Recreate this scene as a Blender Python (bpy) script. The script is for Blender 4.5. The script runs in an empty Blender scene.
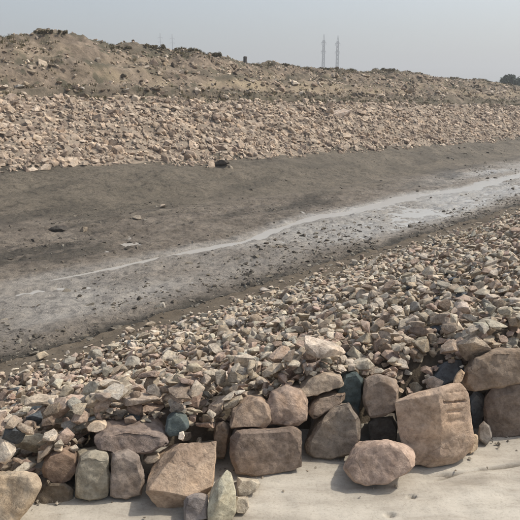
import bpy, bmesh, math, random
import numpy as np
from mathutils import Vector, Matrix, Euler, noise as mnoise
from mathutils.bvhtree import BVHTree

random.seed(7)
RNG = np.random.default_rng(11)
scene = bpy.context.scene
COL = scene.collection
R = math.radians

# ------------------------------------------------------------------ camera
EYE = 1.6
FOC = 620.0                      # focal length in pixels of a 520 px frame
PITCH = R(14.9)
cam_d = bpy.data.cameras.new('camera')
cam_d.sensor_width = 36.0
cam_d.lens = 36.0 * FOC / 520.0
cam_d.clip_start = 0.05
cam_d.clip_end = 6000
cam = bpy.data.objects.new('camera', cam_d)
cam.location = (0, 0, EYE)
cam.rotation_euler = (R(90) - PITCH, 0, 0)
COL.objects.link(cam)
scene.camera = cam

# ------------------------------------------------------------------ light
SUN_VEC = Vector((0.77, 0.20, 1.0)).normalized()     # towards the sun: right, high
SUN_EL = math.asin(SUN_VEC.z)
SUN_AZ = math.atan2(SUN_VEC.x, SUN_VEC.y)
world = bpy.data.worlds.new('World')
scene.world = world
world.use_nodes = True
wn, wl = world.node_tree.nodes, world.node_tree.links
bg = wn['Background']
sky = wn.new('ShaderNodeTexSky')
sky.sky_type = 'NISHITA'
sky.sun_disc = False
sky.sun_elevation = SUN_EL
sky.sun_rotation = SUN_AZ
sky.air_density = 1.0
sky.dust_density = 3.5
sky.ozone_density = 1.0
hs = wn.new('ShaderNodeHueSaturation')
hs.inputs['Saturation'].default_value = 0.68
wl.new(sky.outputs['Color'], hs.inputs['Color'])
tn = wn.new('ShaderNodeMix'); tn.data_type = 'RGBA'; tn.blend_type = 'MULTIPLY'; tn.inputs[0].default_value = 1.0
tn.inputs[7].default_value = (0.945, 0.985, 0.99, 1)          # thin greenish-grey dust veil over the whole sky
wl.new(hs.outputs['Color'], tn.inputs[6])
wl.new(tn.outputs[2], bg.inputs['Color'])
bg.inputs['Strength'].default_value = 0.132
sun_d = bpy.data.lights.new('sun', 'SUN')
sun_d.energy = 2.65
sun_d.angle = R(2.0)
sun_d.color = (1.0, 0.93, 0.81)
sun = bpy.data.objects.new('sun', sun_d)
sun.rotation_euler = SUN_VEC.to_track_quat('Z', 'Y').to_euler()
COL.objects.link(sun)
scene.view_settings.view_transform = 'Standard'
scene.view_settings.look = 'None'
scene.view_settings.gamma = 1.0
scene.view_settings.exposure = 0.46

# ------------------------------------------------------------------ helpers
CP, SP = math.cos(PITCH), math.sin(PITCH)
UX, UY = 0.695, 0.719            # along the channel
NX, NY = -0.719, 0.695           # across it, away from the camera


def ray(px, py):
    v = 260.0 - py
    return Vector((px - 260.0, FOC * CP + v * SP, -FOC * SP + v * CP))


def pix(x, y, z):
    """world -> photo pixel (520 frame); works on arrays"""
    d = y * CP - (z - EYE) * SP
    u = y * SP + (z - EYE) * CP
    return 260 + FOC * x / d, 260 - FOC * u / d, d


def sn(x, y):
    return x * UX + y * UY, x * NX + y * NY


def xy(s, n):
    return s * UX + n * NX, s * UY + n * NY


def tag(o, label=None, cat=None, group=None, kind=None):
    if label: o['label'] = label
    if cat: o['category'] = cat
    if group: o['group'] = group
    if kind: o['kind'] = kind
    return o


def link(name, me, mat=None, parent=None):
    o = bpy.data.objects.new(name, me)
    COL.objects.link(o)
    if mat is not None and me is not None and not me.materials:
        me.materials.append(mat)
    if parent is not None:
        o.parent = parent
    return o


def np_mesh(name, V, F, cols=None, smooth=False):
    """V (n,3), F (m,3 or 4) -> mesh, optional per vertex colour"""
    V = np.asarray(V, np.float32); F = np.asarray(F, np.int32)
    me = bpy.data.meshes.new(name)
    k = F.shape[1]
    me.vertices.add(len(V)); me.vertices.foreach_set('co', V.ravel())
    me.loops.add(F.size); me.loops.foreach_set('vertex_index', F.ravel())
    me.polygons.add(len(F))
    me.polygons.foreach_set('loop_start', np.arange(0, F.size, k, dtype=np.int32))
    me.polygons.foreach_set('use_smooth', np.full(len(F), smooth))
    me.update(calc_edges=True)
    if cols is not None:
        a = me.color_attributes.new('tint', 'FLOAT_COLOR', 'POINT')
        c = np.ones((len(V), 4), np.float32); c[:, :3] = cols
        a.data.foreach_set('color', c.ravel())
    return me


def vnoise(x, y, seed=0.0):
    xi = np.floor(x); yi = np.floor(y)
    fx = x - xi; fy = y - yi
    fx = fx * fx * fx * (fx * (fx * 6 - 15) + 10); fy = fy * fy * fy * (fy * (fy * 6 - 15) + 10)

    def h(a, b):
        t = np.sin(a * 12.9898 + b * 78.233 + seed * 37.719) * 43758.5453
        return t - np.floor(t)
    return ((h(xi, yi) * (1 - fx) + h(xi + 1, yi) * fx) * (1 - fy) +
            (h(xi, yi + 1) * (1 - fx) + h(xi + 1, yi + 1) * fx) * fy) * 2 - 1


def fbm(x, y, f, octs=4, seed=0.0, gain=0.5):
    x = np.asarray(x, float); y = np.asarray(y, float)
    t = 0; a = 1.0
    for i in range(octs):
        c, s_ = math.cos(i * 0.9 + 0.3), math.sin(i * 0.9 + 0.3)
        t = t + a * vnoise((x * c - y * s_) * f + 17.3 * i, (x * s_ + y * c) * f - 9.1 * i, seed + i)
        a *= gain; f *= 2.03
    return t


def sstep(a, b, x):
    t = np.clip((x - a) / (b - a), 0, 1)
    return t * t * (3 - 2 * t)


# ------------------------------------------------------------------ materials
def new_mat(name):
    m = bpy.data.materials.new(name)
    m.use_nodes = True
    nt = m.node_tree
    return m, nt, nt.nodes['Principled BSDF']


def N(nt, typ, **kw):
    n = nt.nodes.new(typ)
    for k, v in kw.items():
        if k in n.inputs:
            n.inputs[k].default_value = v
        else:
            setattr(n, k, v)
    return n


def ramp(nt, fac, stops):
    r = nt.nodes.new('ShaderNodeValToRGB')
    e = r.color_ramp.elements
    e[0].position, e[0].color = stops[0][0], (*stops[0][1], 1)
    e[1].position, e[1].color = stops[-1][0], (*stops[-1][1], 1)
    for p, c in stops[1:-1]:
        q = e.new(p); q.color = (*c, 1)
    nt.links.new(fac, r.inputs[0])
    return r.outputs[0]


def mixc(nt, a, b, fac=0.5, mode='MIX'):
    m = nt.nodes.new('ShaderNodeMix'); m.data_type = 'RGBA'; m.blend_type = mode
    for sock, v in ((m.inputs[0], fac), (m.inputs[6], a), (m.inputs[7], b)):
        if hasattr(v, 'links'):
            nt.links.new(v, sock)
        else:
            sock.default_value = (*v, 1) if isinstance(v, tuple) else v
    return m.outputs[2]


def noise_tex(nt, vec, scale, detail=5, rough=0.6, dist=0.0):
    n = N(nt, 'ShaderNodeTexNoise', Scale=scale, Detail=detail, Roughness=rough, Distortion=dist)
    nt.links.new(vec, n.inputs['Vector'])
    return n.outputs['Fac']


def bump(nt, bsdf, h, strength, dist, prev=None):
    b = N(nt, 'ShaderNodeBump', Strength=strength, Distance=dist)
    nt.links.new(h, b.inputs['Height'])
    if prev is not None:
        nt.links.new(prev, b.inputs['Normal'])
    nt.links.new(b.outputs['Normal'], bsdf.inputs['Normal'])
    return b.outputs['Normal']


def rock_material(name, per_object, coarse=7.0, fine=60.0, relief=1.0, unit=1.0):
    m, nt, b = new_mat(name)
    tc = nt.nodes.new('ShaderNodeTexCoord')
    oi = nt.nodes.new('ShaderNodeObjectInfo')
    if per_object:
        base = oi.outputs['Color']
        add = nt.nodes.new('ShaderNodeVectorMath'); add.operation = 'ADD'
        sc = nt.nodes.new('ShaderNodeVectorMath'); sc.operation = 'SCALE'
        sc.inputs[0].default_value = (41.0, 17.0, 29.0)
        nt.links.new(oi.outputs['Random'], sc.inputs['Scale'])
        nt.links.new(tc.outputs['Object'], add.inputs[0])
        nt.links.new(sc.outputs[0], add.inputs[1])
        vec = add.outputs[0]
    else:
        at = nt.nodes.new('ShaderNodeAttribute'); at.attribute_name = 'tint'
        base = at.outputs['Color']
        vec = tc.outputs['Object']
    ro = nt.nodes.new('ShaderNodeMapping'); ro.inputs['Scale'].default_value = (1.0, 1.0, 1.35); ro.inputs['Rotation'].default_value = (0.5, 0.3, 0.2)
    nt.links.new(vec, ro.inputs['Vector'])
    bed_ = noise_tex(nt, ro.outputs[0], coarse * 1.6, 8, 0.72, 0.5)
    vo = nt.nodes.new('ShaderNodeTexVoronoi'); vo.feature = 'DISTANCE_TO_EDGE'; vo.inputs['Scale'].default_value = coarse * 0.8
    wv = nt.nodes.new('ShaderNodeVectorMath'); wv.operation = 'ADD'
    nz = N(nt, 'ShaderNodeTexNoise', Scale=coarse * 1.5, Detail=4.0); nt.links.new(vec, nz.inputs['Vector'])
    sv = nt.nodes.new('ShaderNodeVectorMath'); sv.operation = 'SCALE'; sv.inputs['Scale'].default_value = 0.9 / coarse
    nt.links.new(nz.outputs['Color'], sv.inputs[0]); nt.links.new(vec, wv.inputs[0]); nt.links.new(sv.outputs[0], wv.inputs[1])
    nt.links.new(wv.outputs[0], vo.inputs['Vector'])
    crk = ramp(nt, vo.outputs['Distance'], [(0.0, (0, 0, 0)), (0.025, (1, 1, 1))])
    big = noise_tex(nt, vec, coarse, 4, 0.55, 0.6)
    crk = mixc(nt, crk, (1.0, 1.0, 1.0), ramp(nt, big, [(0.40, (0, 0, 0)), (0.48, (1, 1, 1))]))
    mid = noise_tex(nt, vec, coarse * 4, 5, 0.65, 0.3)
    fin = noise_tex(nt, vec, fine, 4, 0.7)
    c1 = mixc(nt, base, ramp(nt, big, [(0.3, (0.62, 0.60, 0.60)), (0.5, (1, 1, 1)), (0.7, (1.22, 1.12, 1.0))]), 0.75, 'MULTIPLY')
    c2 = mixc(nt, c1, ramp(nt, mid, [(0.35, (0.70, 0.66, 0.62)), (0.55, (1.0, 1.0, 1.0)), (0.72, (1.25, 1.22, 1.2))]), 0.7, 'MULTIPLY')
    c3 = mixc(nt, c2, ramp(nt, fin, [(0.33, (0.55, 0.55, 0.55)), (0.5, (1, 1, 1)), (0.68, (1.3, 1.3, 1.3))]), 0.55, 'MULTIPLY')
    c3 = mixc(nt, c3, ramp(nt, bed_, [(0.36, (0.60, 0.57, 0.53)), (0.5, (1, 1, 1)), (0.66, (1.22, 1.2, 1.16))]), 0.6, 'MULTIPLY')
    c3 = mixc(nt, c3, mixc(nt, (0.55, 0.52, 0.48), (1.0, 1.0, 1.0), crk), 0.45, 'MULTIPLY')
    nt.links.new(c3, b.inputs['Base Color'])
    b.inputs['Roughness'].default_value = 0.92
    b.inputs['Specular IOR Level'].default_value = 0.25
    n0 = bump(nt, b, bed_, 0.45 * relief, 0.035 * unit)
    n0 = bump(nt, b, crk, 0.35 * relief, 0.008 * unit, n0)
    n1 = bump(nt, b, mid, 0.40 * relief, 0.018 * unit, n0)
    bump(nt, b, fin, 0.35 * relief, 0.005 * unit, n1)
    return m


ROCK = rock_material('boulder_rock', True, 5.0, 70.0, 1.0)
STONE = rock_material('rubble_rock', True, 1.3, 9.0, 0.8, 6.0)      # unit-size meshes scaled down
RUBBLE = rock_material('rubble_rock_mass', False, 9.0, 90.0, 0.9)
FARROCK = rock_material('bank_rock_mass', False, 3.0, 25.0, 0.8, 2.5)


def soil_material(name, stops, scale=1.2, fine=22.0, rough=0.95, relief=0.6, dist=0.03, spots=None, spec=0.2):
    m, nt, b = new_mat(name)
    tc = nt.nodes.new('ShaderNodeTexCoord')
    v = tc.outputs['Object']
    a = noise_tex(nt, v, scale, 6, 0.62, 0.4)
    f = noise_tex(nt, v, fine, 5, 0.7)
    c = ramp(nt, a, stops)
    c = mixc(nt, c, ramp(nt, f, [(0.32, (0.6, 0.6, 0.6)), (0.52, (1, 1, 1)), (0.7, (1.28, 1.26, 1.22))]), 0.65, 'MULTIPLY')
    if spots:
        sp = noise_tex(nt, v, spots[0], 3, 0.6)
        k = ramp(nt, sp, [(spots[1], (0, 0, 0)), (spots[1] + 0.06, (1, 1, 1))])
        c = mixc(nt, c, spots[2], k)
    nt.links.new(c, b.inputs['Base Color'])
    b.inputs['Roughness'].default_value = rough
    b.inputs['Specular IOR Level'].default_value = spec
    n1 = bump(nt, b, a, relief * 0.5, dist * 2)
    bump(nt, b, f, relief, dist, n1)
    return m, nt, b


BANKSOIL, _, _ = soil_material('bank_soil', [(0.3, (0.085, 0.068, 0.050)), (0.7, (0.155, 0.126, 0.094))], 2.5, 40, dist=0.02)
MUDBANK, _, _ = soil_material('dried_mud', [(0.28, (0.115, 0.102, 0.080)), (0.5, (0.155, 0.136, 0.108)), (0.75, (0.20, 0.175, 0.14))], 0.7, 14, dist=0.03)
RUBSOIL, _, _ = soil_material('rubble_soil', [(0.3, (0.21, 0.17, 0.132)), (0.7, (0.35, 0.285, 0.222))], 1.6, 10, dist=0.05)
RIDGE, _rnt, _rb = soil_material('ridge_soil', [(0.32, (0.095, 0.075, 0.056)), (0.45, (0.175, 0.137, 0.103)), (0.57, (0.235, 0.185, 0.14)), (0.72, (0.34, 0.27, 0.207))], 1.6, 6.5, dist=0.10,
                            spots=(1.5, 0.54, (0.10, 0.088, 0.062)))
_at = _rnt.nodes.new('ShaderNodeAttribute'); _at.attribute_name = 'tint'
_se = _rnt.nodes.new('ShaderNodeSeparateColor'); _rnt.links.new(_at.outputs['Color'], _se.inputs[0])
_src = _rb.inputs['Base Color'].links[0].from_socket
_c = mixc(_rnt, _src, (0.33, 0.262, 0.178), _se.outputs[0])       # dry straw
_c = mixc(_rnt, _c, (0.105, 0.092, 0.066), _se.outputs[1])         # low dead scrub
_rnt.links.new(_c, _rb.inputs['Base Color'])
PLAIN, _, _ = soil_material('plain_soil', [(0.3, (0.20, 0.17, 0.13)), (0.7, (0.30, 0.26, 0.2))], 0.05, 2.0)


def bed_material():
    m, nt, b = new_mat('channel_mud')
    tc = nt.nodes.new('ShaderNodeTexCoord'); v = tc.outputs['Object']
    at = nt.nodes.new('ShaderNodeAttribute'); at.attribute_name = 'tint'   # r: wetness of the mud, also where its sheen is painted
    a = noise_tex(nt, v, 0.9, 6, 0.65, 0.5)
    f = noise_tex(nt, v, 16, 6, 0.72)
    g = noise_tex(nt, v, 55, 3, 0.6)
    h5 = noise_tex(nt, v, 5.5, 6, 0.7, 0.6)
    c = ramp(nt, a, [(0.3, (0.14, 0.115, 0.09)), (0.5, (0.21, 0.175, 0.139)), (0.72, (0.285, 0.243, 0.198))])
    sp_ = nt.nodes.new('ShaderNodeSeparateColor'); nt.links.new(at.outputs['Color'], sp_.inputs[0])
    wetf = sp_.outputs[0]
    dry = ramp(nt, a, [(0.28, (0.118, 0.099, 0.074)), (0.5, (0.170, 0.143, 0.107)), (0.75, (0.225, 0.188, 0.142))])
    c = mixc(nt, c, dry, sp_.outputs[1])
    wet = mixc(nt, c, (0.33, 0.312, 0.285), wetf)  # sky sheen on wet mud painted in as a paler colour
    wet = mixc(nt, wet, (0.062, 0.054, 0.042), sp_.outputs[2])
    c = mixc(nt, wet, ramp(nt, f, [(0.34, (0.5, 0.5, 0.5)), (0.5, (1, 1, 1)), (0.68, (1.3, 1.28, 1.25))]), 0.7, 'MULTIPLY')
    c = mixc(nt, c, ramp(nt, h5, [(0.36, (0.42, 0.41, 0.40)), (0.47, (0.95, 0.95, 0.95)), (0.66, (1.25, 1.23, 1.2))]), 0.75, 'MULTIPLY')
    c = mixc(nt, c, ramp(nt, g, [(0.36, (0.6, 0.6, 0.6)), (0.5, (1, 1, 1))]), 0.5, 'MULTIPLY')
    nt.links.new(c, b.inputs['Base Color'])
    rr = N(nt, 'ShaderNodeMapRange'); rr.inputs['To Min'].default_value = 0.85; rr.inputs['To Max'].default_value = 0.24
    nt.links.new(wetf, rr.inputs['Value'])
    nt.links.new(rr.outputs[0], b.inputs['Roughness'])
    b.inputs['Specular IOR Level'].default_value = 0.4
    n0 = bump(nt, b, h5, 0.8, 0.10)
    n1 = bump(nt, b, f, 0.8, 0.05, n0)
    bump(nt, b, g, 0.5, 0.015, n1)
    ms = N(nt, 'ShaderNodeMapRange'); ms.inputs['To Min'].default_value = 0.9; ms.inputs['To Max'].default_value = 0.3
    nt.links.new(wetf, ms.inputs['Value'])
    for q in [q for q in nt.nodes if q.bl_idname == 'ShaderNodeBump']:
        nt.links.new(ms.outputs[0], q.inputs['Strength'])
    return m


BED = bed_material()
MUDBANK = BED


def water_material():
    m, nt, b = new_mat('shallow_water')
    tc = nt.nodes.new('ShaderNodeTexCoord')
    f = noise_tex(nt, tc.outputs['Object'], 9, 3, 0.5)
    b.inputs['Base Color'].default_value = (0.36, 0.34, 0.31, 1)
    b.inputs['Roughness'].default_value = 0.14
    b.inputs['IOR'].default_value = 1.33
    bump(nt, b, f, 0.12, 0.02)
    return m


WATER = water_material()


ROWK = 0.2424


def apron_material():
    m, nt, b = new_mat('dusty_concrete')
    tc = nt.nodes.new('ShaderNodeTexCoord'); v = tc.outputs['Object']
    mp = nt.nodes.new('ShaderNodeMapping'); mp.inputs['Rotation'].default_value = (0, 0, -math.atan(ROWK)); mp.inputs['Scale'].default_value = (0.7, 2.6, 1)
    nt.links.new(v, mp.inputs['Vector'])
    a = noise_tex(nt, mp.outputs[0], 1.5, 6, 0.65, 0.8)
    w = noise_tex(nt, mp.outputs[0], 5, 6, 0.7, 0.4)
    f = noise_tex(nt, v, 85, 5, 0.75)
    c = ramp(nt, a, [(0.3, (0.31, 0.275, 0.228)), (0.5, (0.43, 0.388, 0.328)), (0.72, (0.50, 0.46, 0.395))])
    c = mixc(nt, c, ramp(nt, w, [(0.3, (0.66, 0.63, 0.6)), (0.5, (1, 1, 1)), (0.7, (1.1, 1.1, 1.1))]), 0.7, 'MULTIPLY')
    c = mixc(nt, c, ramp(nt, f, [(0.32, (0.6, 0.58, 0.55)), (0.48, (1, 1, 1)), (0.7, (1.12, 1.12, 1.12))]), 0.5, 'MULTIPLY')
    nt.links.new(c, b.inputs['Base Color'])
    at = nt.nodes.new('ShaderNodeAttribute'); at.attribute_name = 'tint'           # dark soil colour painted for the shade the crack's groove lacks
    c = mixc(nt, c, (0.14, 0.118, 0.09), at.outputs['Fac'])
    nt.links.new(c, b.inputs['Base Color'])
    b.inputs['Roughness'].default_value = 0.9
    b.inputs['Specular IOR Level'].default_value = 0.25
    n1 = bump(nt, b, w, 0.35, 0.02)
    bump(nt, b, f, 0.45, 0.004, n1)
    return m


APRON = apron_material()


def plain_mat(name, col, rough=0.8, var=0.35, scale=6.0, metallic=0.0):
    m, nt, b = new_mat(name)
    tc = nt.nodes.new('ShaderNodeTexCoord')
    f = noise_tex(nt, tc.outputs['Object'], scale, 4, 0.6)
    lo = tuple(c * (1 - var) for c in col); hi = tuple(min(1, c * (1 + var)) for c in col)
    nt.links.new(ramp(nt, f, [(0.3, lo), (0.7, hi)]), b.inputs['Base Color'])
    b.inputs['Roughness'].default_value = rough
    b.inputs['Metallic'].default_value = metallic
    return m


def leaf_mat(name, col):
    m, nt, b = new_mat(name)
    at = nt.nodes.new('ShaderNodeAttribute'); at.attribute_name = 'tint'
    c = mixc(nt, (*col,), at.outputs['Color'], 1.0, 'MULTIPLY')
    nt.links.new(c, b.inputs['Base Color'])
    b.inputs['Roughness'].default_value = 0.75
    b.inputs['Specular IOR Level'].default_value = 0.2
    return m


STEEL = plain_mat('galvanised_steel', (0.20, 0.21, 0.22), 0.6, 0.2, 0.4, 0.3)
BARK = plain_mat('bark', (0.10, 0.075, 0.055), 0.9, 0.4, 4)
POSTMAT = plain_mat('weathered_post', (0.10, 0.092, 0.085), 0.9, 0.4, 9)
LEAF = leaf_mat('leaves', (0.035, 0.05, 0.03))
SCRUB = leaf_mat('scrub_leaves', (0.15, 0.125, 0.08))
DRYGRASS = leaf_mat('dry_grass_blades', (0.24, 0.20, 0.125))

# ------------------------------------------------------------------ terrain functions
ROW0 = (-1.04, 2.14); ROWK = 0.2424
ROWC = 1 / math.hypot(1, ROWK)


def d_row(x, y):                  # distance behind the line of boulder fronts
    return (y - (ROW0[1] + ROWK * (x - ROW0[0]))) * ROWC


SKY_PX = [(-60, 38), (-30, 36), (0, 35), (18, 38), (34, 37), (44, 30), (60, 31), (75, 36), (100, 42), (120, 46), (150, 47), (170, 50), (190, 49), (205, 53),
          (230, 59), (250, 63), (262, 66), (275, 63), (300, 67), (315, 68), (345, 70), (370, 73), (385, 70), (410, 73), (440, 78),
          (480, 80), (500, 84), (520, 87), (560, 90)]
N_SKY = 22.0
_ss, _zz = [], []
for px, py in SKY_PX:
    r_ = ray(px, py); nn = r_.x * NX + r_.y * NY; k = N_SKY / nn
    _ss.append((r_.x * UX + r_.y * UY) * k); _zz.append(EYE + r_.z * k)
_ss = [-1500, _ss[0] - 6] + _ss + [_ss[-1] + 40, 1500]
_zz = [2.2, 2.6] + _zz + [2.0, 2.0]


def tab(s, xs, ys):
    return np.interp(s, xs, ys)


def foot(s): return tab(s, [-8, 6.7, 14.1, 31.8, 60], [16.8, 15.5, 13.6, 12.6, 12.4]), tab(s, [-8, 6.7, 14.1, 31.8, 60], [-0.10, -0.15, -0.35, -0.55, -0.7])
def mud_edge(s): return foot(s)[0] + 0.30 + 0.32 * fbm(s, s * 0 + 1.7, 0.5, 4, 95.0)
def bedfoot(s): return tab(s, [-8, 5, 14, 30, 60], [13.4, 12.6, 10.9, 10.6, 10.5])
def rtop(s): return tab(s, [-8, 8, 17, 38, 70], [20.0, 18.7, 16.9, 15.7, 15.4]), tab(s, [-8, 8, 17, 38, 70], [1.6, 1.50, 1.30, 0.86, 0.75])


BED_Z = -1.05
WATER_Z = -1.082


def stream_n(s):
    return 8.42 + 0.16 * np.sin(s * 0.55 + 0.6) + 0.10 * np.sin(s * 1.37) + 0.12 * fbm(s, s * 0 + 3.3, 0.45, 3, 5.0)


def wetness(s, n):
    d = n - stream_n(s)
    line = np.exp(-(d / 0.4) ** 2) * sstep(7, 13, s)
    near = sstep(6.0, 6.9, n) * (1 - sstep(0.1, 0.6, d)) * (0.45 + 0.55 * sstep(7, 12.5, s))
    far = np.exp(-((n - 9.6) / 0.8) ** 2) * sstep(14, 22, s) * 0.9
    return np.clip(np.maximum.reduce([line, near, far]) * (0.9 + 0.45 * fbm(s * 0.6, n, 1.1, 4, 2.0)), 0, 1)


def bed_tint(s, n):
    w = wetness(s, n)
    nb = bedfoot(s)
    d = sstep(-1.3, 0.9, n - nb + 0.7 * fbm(s, n, 0.55, 4, 61.0))
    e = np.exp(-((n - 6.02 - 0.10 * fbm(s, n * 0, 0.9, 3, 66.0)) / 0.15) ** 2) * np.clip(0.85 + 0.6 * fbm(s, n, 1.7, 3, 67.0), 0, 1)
    st = sstep(0.1, 0.7, fbm(s * 0.45, n * 1.5, 1.0, 4, 71.0)) * sstep(0.4, 1.4, n - stream_n(s)) * 0.75
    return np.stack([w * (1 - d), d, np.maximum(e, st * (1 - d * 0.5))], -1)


def near_z(x, y, s, n, wall=True):
    z = np.interp(n, [0, 1.2, 1.74, 2.4, 5.15, 5.58, 5.78, 6.0], [0.40, 0.34, 0.22, 0.05, -0.93, -0.94, -0.95, -0.96])
    z = z + 0.03 * fbm(x, y, 1.3, 4, 1.0) * (n < 5.7)
    d = d_row(x, y)
    k = sstep(5.55, 5.80, n) * 0.999
    z = np.where(n > 5.5, z * (1 - k) + (bed_z(s, n) - 0.002) * k, z)
    if not wall:
        return z
    t = sstep(0.20, 0.46, d)
    return z * t + (-0.07) * (1 - t)


def bed_z(s, n):
    d0 = np.abs(n - stream_n(s))
    w0 = tab(s, [0, 6, 14, 24], [0.04, 0.10, 0.19, 0.34]) * (0.95 + 0.40 * fbm(s, s * 0 + 7.7, 1.3, 3, 33.0))
    w0 = np.maximum(w0, 0.07)
    quiet = 1 - 0.86 * np.exp(-(d0 / (w0 * 1.5)) ** 2)
    rough = 0.020 * fbm(s, n, 0.8, 4, 9.0) + 0.020 * fbm(s, n, 5.0, 3, 21.0) + 0.022 * np.abs(fbm(s, n, 8.0, 2, 23.0)) - 0.008
    rough = rough + sstep(0.5, 2.0, n - stream_n(s)) * (0.035 * fbm(s * 0.5, n * 1.6, 1.3, 4, 27.0) + 0.03 * np.abs(fbm(s * 0.6, n, 3.2, 3, 29.0)))
    z = BED_Z + rough * quiet
    z = z - 0.012 * np.exp(-((n - 5.9) / 0.18) ** 2)
    d = np.abs(n - stream_n(s))
    w = w0
    z = z - (0.0 + 0.085 * sstep(3.2, 5.6, s)) * np.exp(-(d / w) ** 2)
    z = z - 0.030 * np.exp(-((n - 7.35) / 0.6) ** 2) * sstep(9.5, 12.5, s) * (1 - sstep(17.5, 21, s))
    z = z - 0.028 * np.exp(-((n - 9.5) / 0.5) ** 2) * sstep(18, 24, s)
    z = z + 0.06 * sstep(0.8, 3.0, n - stream_n(s))
    return z


def far_z(s, n):
    nb = bedfoot(s); nf, zf = foot(s); nt_, zt = rtop(s)
    zs = np.interp(s, _ss, _zz)
    zb = BED_Z + 0.06
    nter = nt_ + 1.3
    zter = zt + 0.13
    a = sstep(0, 1, np.clip((n - nb) / (nf - nb), 0, 1)) * 0.5 + 0.5 * np.clip((n - nb) / (nf - nb), 0, 1)
    z = zb + (zf - zb) * a
    b = np.clip((n - nf) / (nt_ - nf), 0, 1)
    z = z + (zt - zf) * b
    c = np.clip((n - nt_) / 1.3, 0, 1)
    z = z + (zter - zt) * c
    d = np.clip((n - nter) / (N_SKY - nter), 0, 1)
    d = np.clip(d + 0.052 * np.sin(6.2832 * (d * 3.0 + 0.25 * fbm(s, s * 0, 0.12, 2, 91.0))) * (d > 0) * (1 - d), 0, 1)
    z = z + (zs - zter) * (d ** 0.85)
    e = sstep(0, 1, (n - N_SKY - 0.3) / 5.0)
    z = z + (0.7 - zs) * e
    fade = 1 - sstep(26, 40, n)
    bedk = sstep(0, 1.5, n - nb)
    rub = sstep(0, 0.4, n - nf)
    z = z + bedk * fade * (0.05 * fbm(s, n, 0.7, 4, 31.0) + (0.02 + 0.05 * rub) * fbm(s, n, 2.6, 4, 41.0))
    lump = sstep(1.0, 3.0, n - nter) * (1 - sstep(23, 25, n))
    z = z + lump * (0.07 * fbm(s, n, 0.75, 3, 51.0) + 0.10 * fbm(s, n, 2.1, 3, 53.0) + 0.10 * np.abs(fbm(s, n, 3.6, 2, 55.0)) - 0.03) * (1 - sstep(20.8, 21.8, n) * 0.5)
    return z


def ridge_tint(s, n):
    nter = rtop(s)[0] + 1.3
    q = (n - nter) / (N_SKY - nter)
    w = 0.16 * fbm(s * 0.5, n, 0.7, 3, 81.0)
    p = np.clip(0.55 + 0.9 * fbm(s * 0.6, n * 1.3, 1.1, 4, 83.0), 0, 1)
    scrub = np.maximum(np.exp(-((q - 0.0 + w * 0.5) / 0.13) ** 2) * 0.95, sstep(0.86, 0.97, q + w * 0.6))
    scrub = np.maximum(scrub, 0.9 * np.exp(-((q - 0.55 + w) / 0.06) ** 2)) * (0.45 + 0.55 * p)
    straw = np.maximum(np.exp(-((q - 0.3 + w) / 0.14) ** 2) * (0.55 + 0.45 * np.exp(-((s - 17) / 6) ** 2)), 0.4 * np.exp(-((q - 0.7 + w) / 0.1) ** 2)) * p
    return np.stack([np.clip(straw, 0, 1), np.clip(scrub, 0, 1), 0 * s], -1)


def terrain(s, n):
    x, y = xy(s, n)
    nb = bedfoot(s)
    z = np.where(n < 6.0, near_z(x, y, s, n), np.where(n < nb, bed_z(s, n), far_z(s, n)))
    t = sstep(0, 0.8, n - (nb - 0.8))
    zz = bed_z(s, n) * (1 - t) + (BED_Z + 0.06) * t
    return np.where((n >= nb - 0.8) & (n < nb), zz, z)


def hit(px, py, tmax=120):
    """first terrain point along the photo ray"""
    r_ = ray(px, py).normalized()
    t = np.arange(1.5, tmax, 0.03)
    X, Y, Z = r_.x * t, r_.y * t, EYE + r_.z * t
    s, n = sn(X, Y)
    k = np.nonzero(Z < terrain(s, n))[0]
    if len(k) == 0:
        return None
    i = k[0]
    return Vector((X[i], Y[i], Z[i]))


def sheet(name, svals, nfun, zfun, mat, tint=None):
    """grid over s, with n(s) rows -> one structure mesh"""
    S = np.asarray(svals, float)
    NN = np.stack([np.asarray(r, float) * np.ones_like(S) for r in nfun(S)], 0)
    SS = np.broadcast_to(S, NN.shape)
    X, Y = xy(SS, NN)
    Z = zfun(SS, NN)
    V = np.stack([X, Y, Z], -1).reshape(-1, 3)
    h, w = NN.shape
    i = np.arange(h * w).reshape(h, w)
    F = np.stack([i[:-1, :-1], i[:-1, 1:], i[1:, 1:], i[1:, :-1]], -1).reshape(-1, 4)
    cols = None
    if tint is not None:
        cols = tint(SS, NN).reshape(-1, 3)
    me = np_mesh(name, V, F, cols, True)
    return tag(link(name, me, mat), kind='structure')


FAR = 1100.0
S_OUT0, S_OUT1 = [-FAR, -300, -80, -25, -12], [70, 85, 110, 160, 300, 600, FAR]
s_near = np.concatenate([S_OUT0, np.arange(-6, 22, 0.05), np.arange(22, 48, 0.25), [55], S_OUT1])
near_rows = np.concatenate([[-FAR, -300, -60, -15, -5], np.arange(-2, 6.01, 0.05)])


def znear(S, Nn):
    X, Y = xy(S, Nn)
    return near_z(X, Y, S, Nn)


sheet('near_bank', s_near, lambda S: [r for r in near_rows], znear, BANKSOIL)
s_bed = np.concatenate([S_OUT0, np.arange(-7, 14, 0.045), np.arange(14, 30, 0.08), np.arange(30, 68, 0.3), S_OUT1])


def bed_rows(S):
    nb = bedfoot(S)
    return [6.0 + (nb - 6.0) * t for t in np.concatenate([np.linspace(0, 0.25, 45)[:-1], np.linspace(0.25, 0.55, 75)[:-1], np.linspace(0.55, 1, 60)])]


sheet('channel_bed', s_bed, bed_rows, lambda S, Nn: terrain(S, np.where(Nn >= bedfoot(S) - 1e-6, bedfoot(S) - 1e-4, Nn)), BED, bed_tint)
s_far = np.concatenate([S_OUT0, np.arange(-8, 40, 0.09), np.arange(40, 68, 0.25), S_OUT1])


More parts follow.
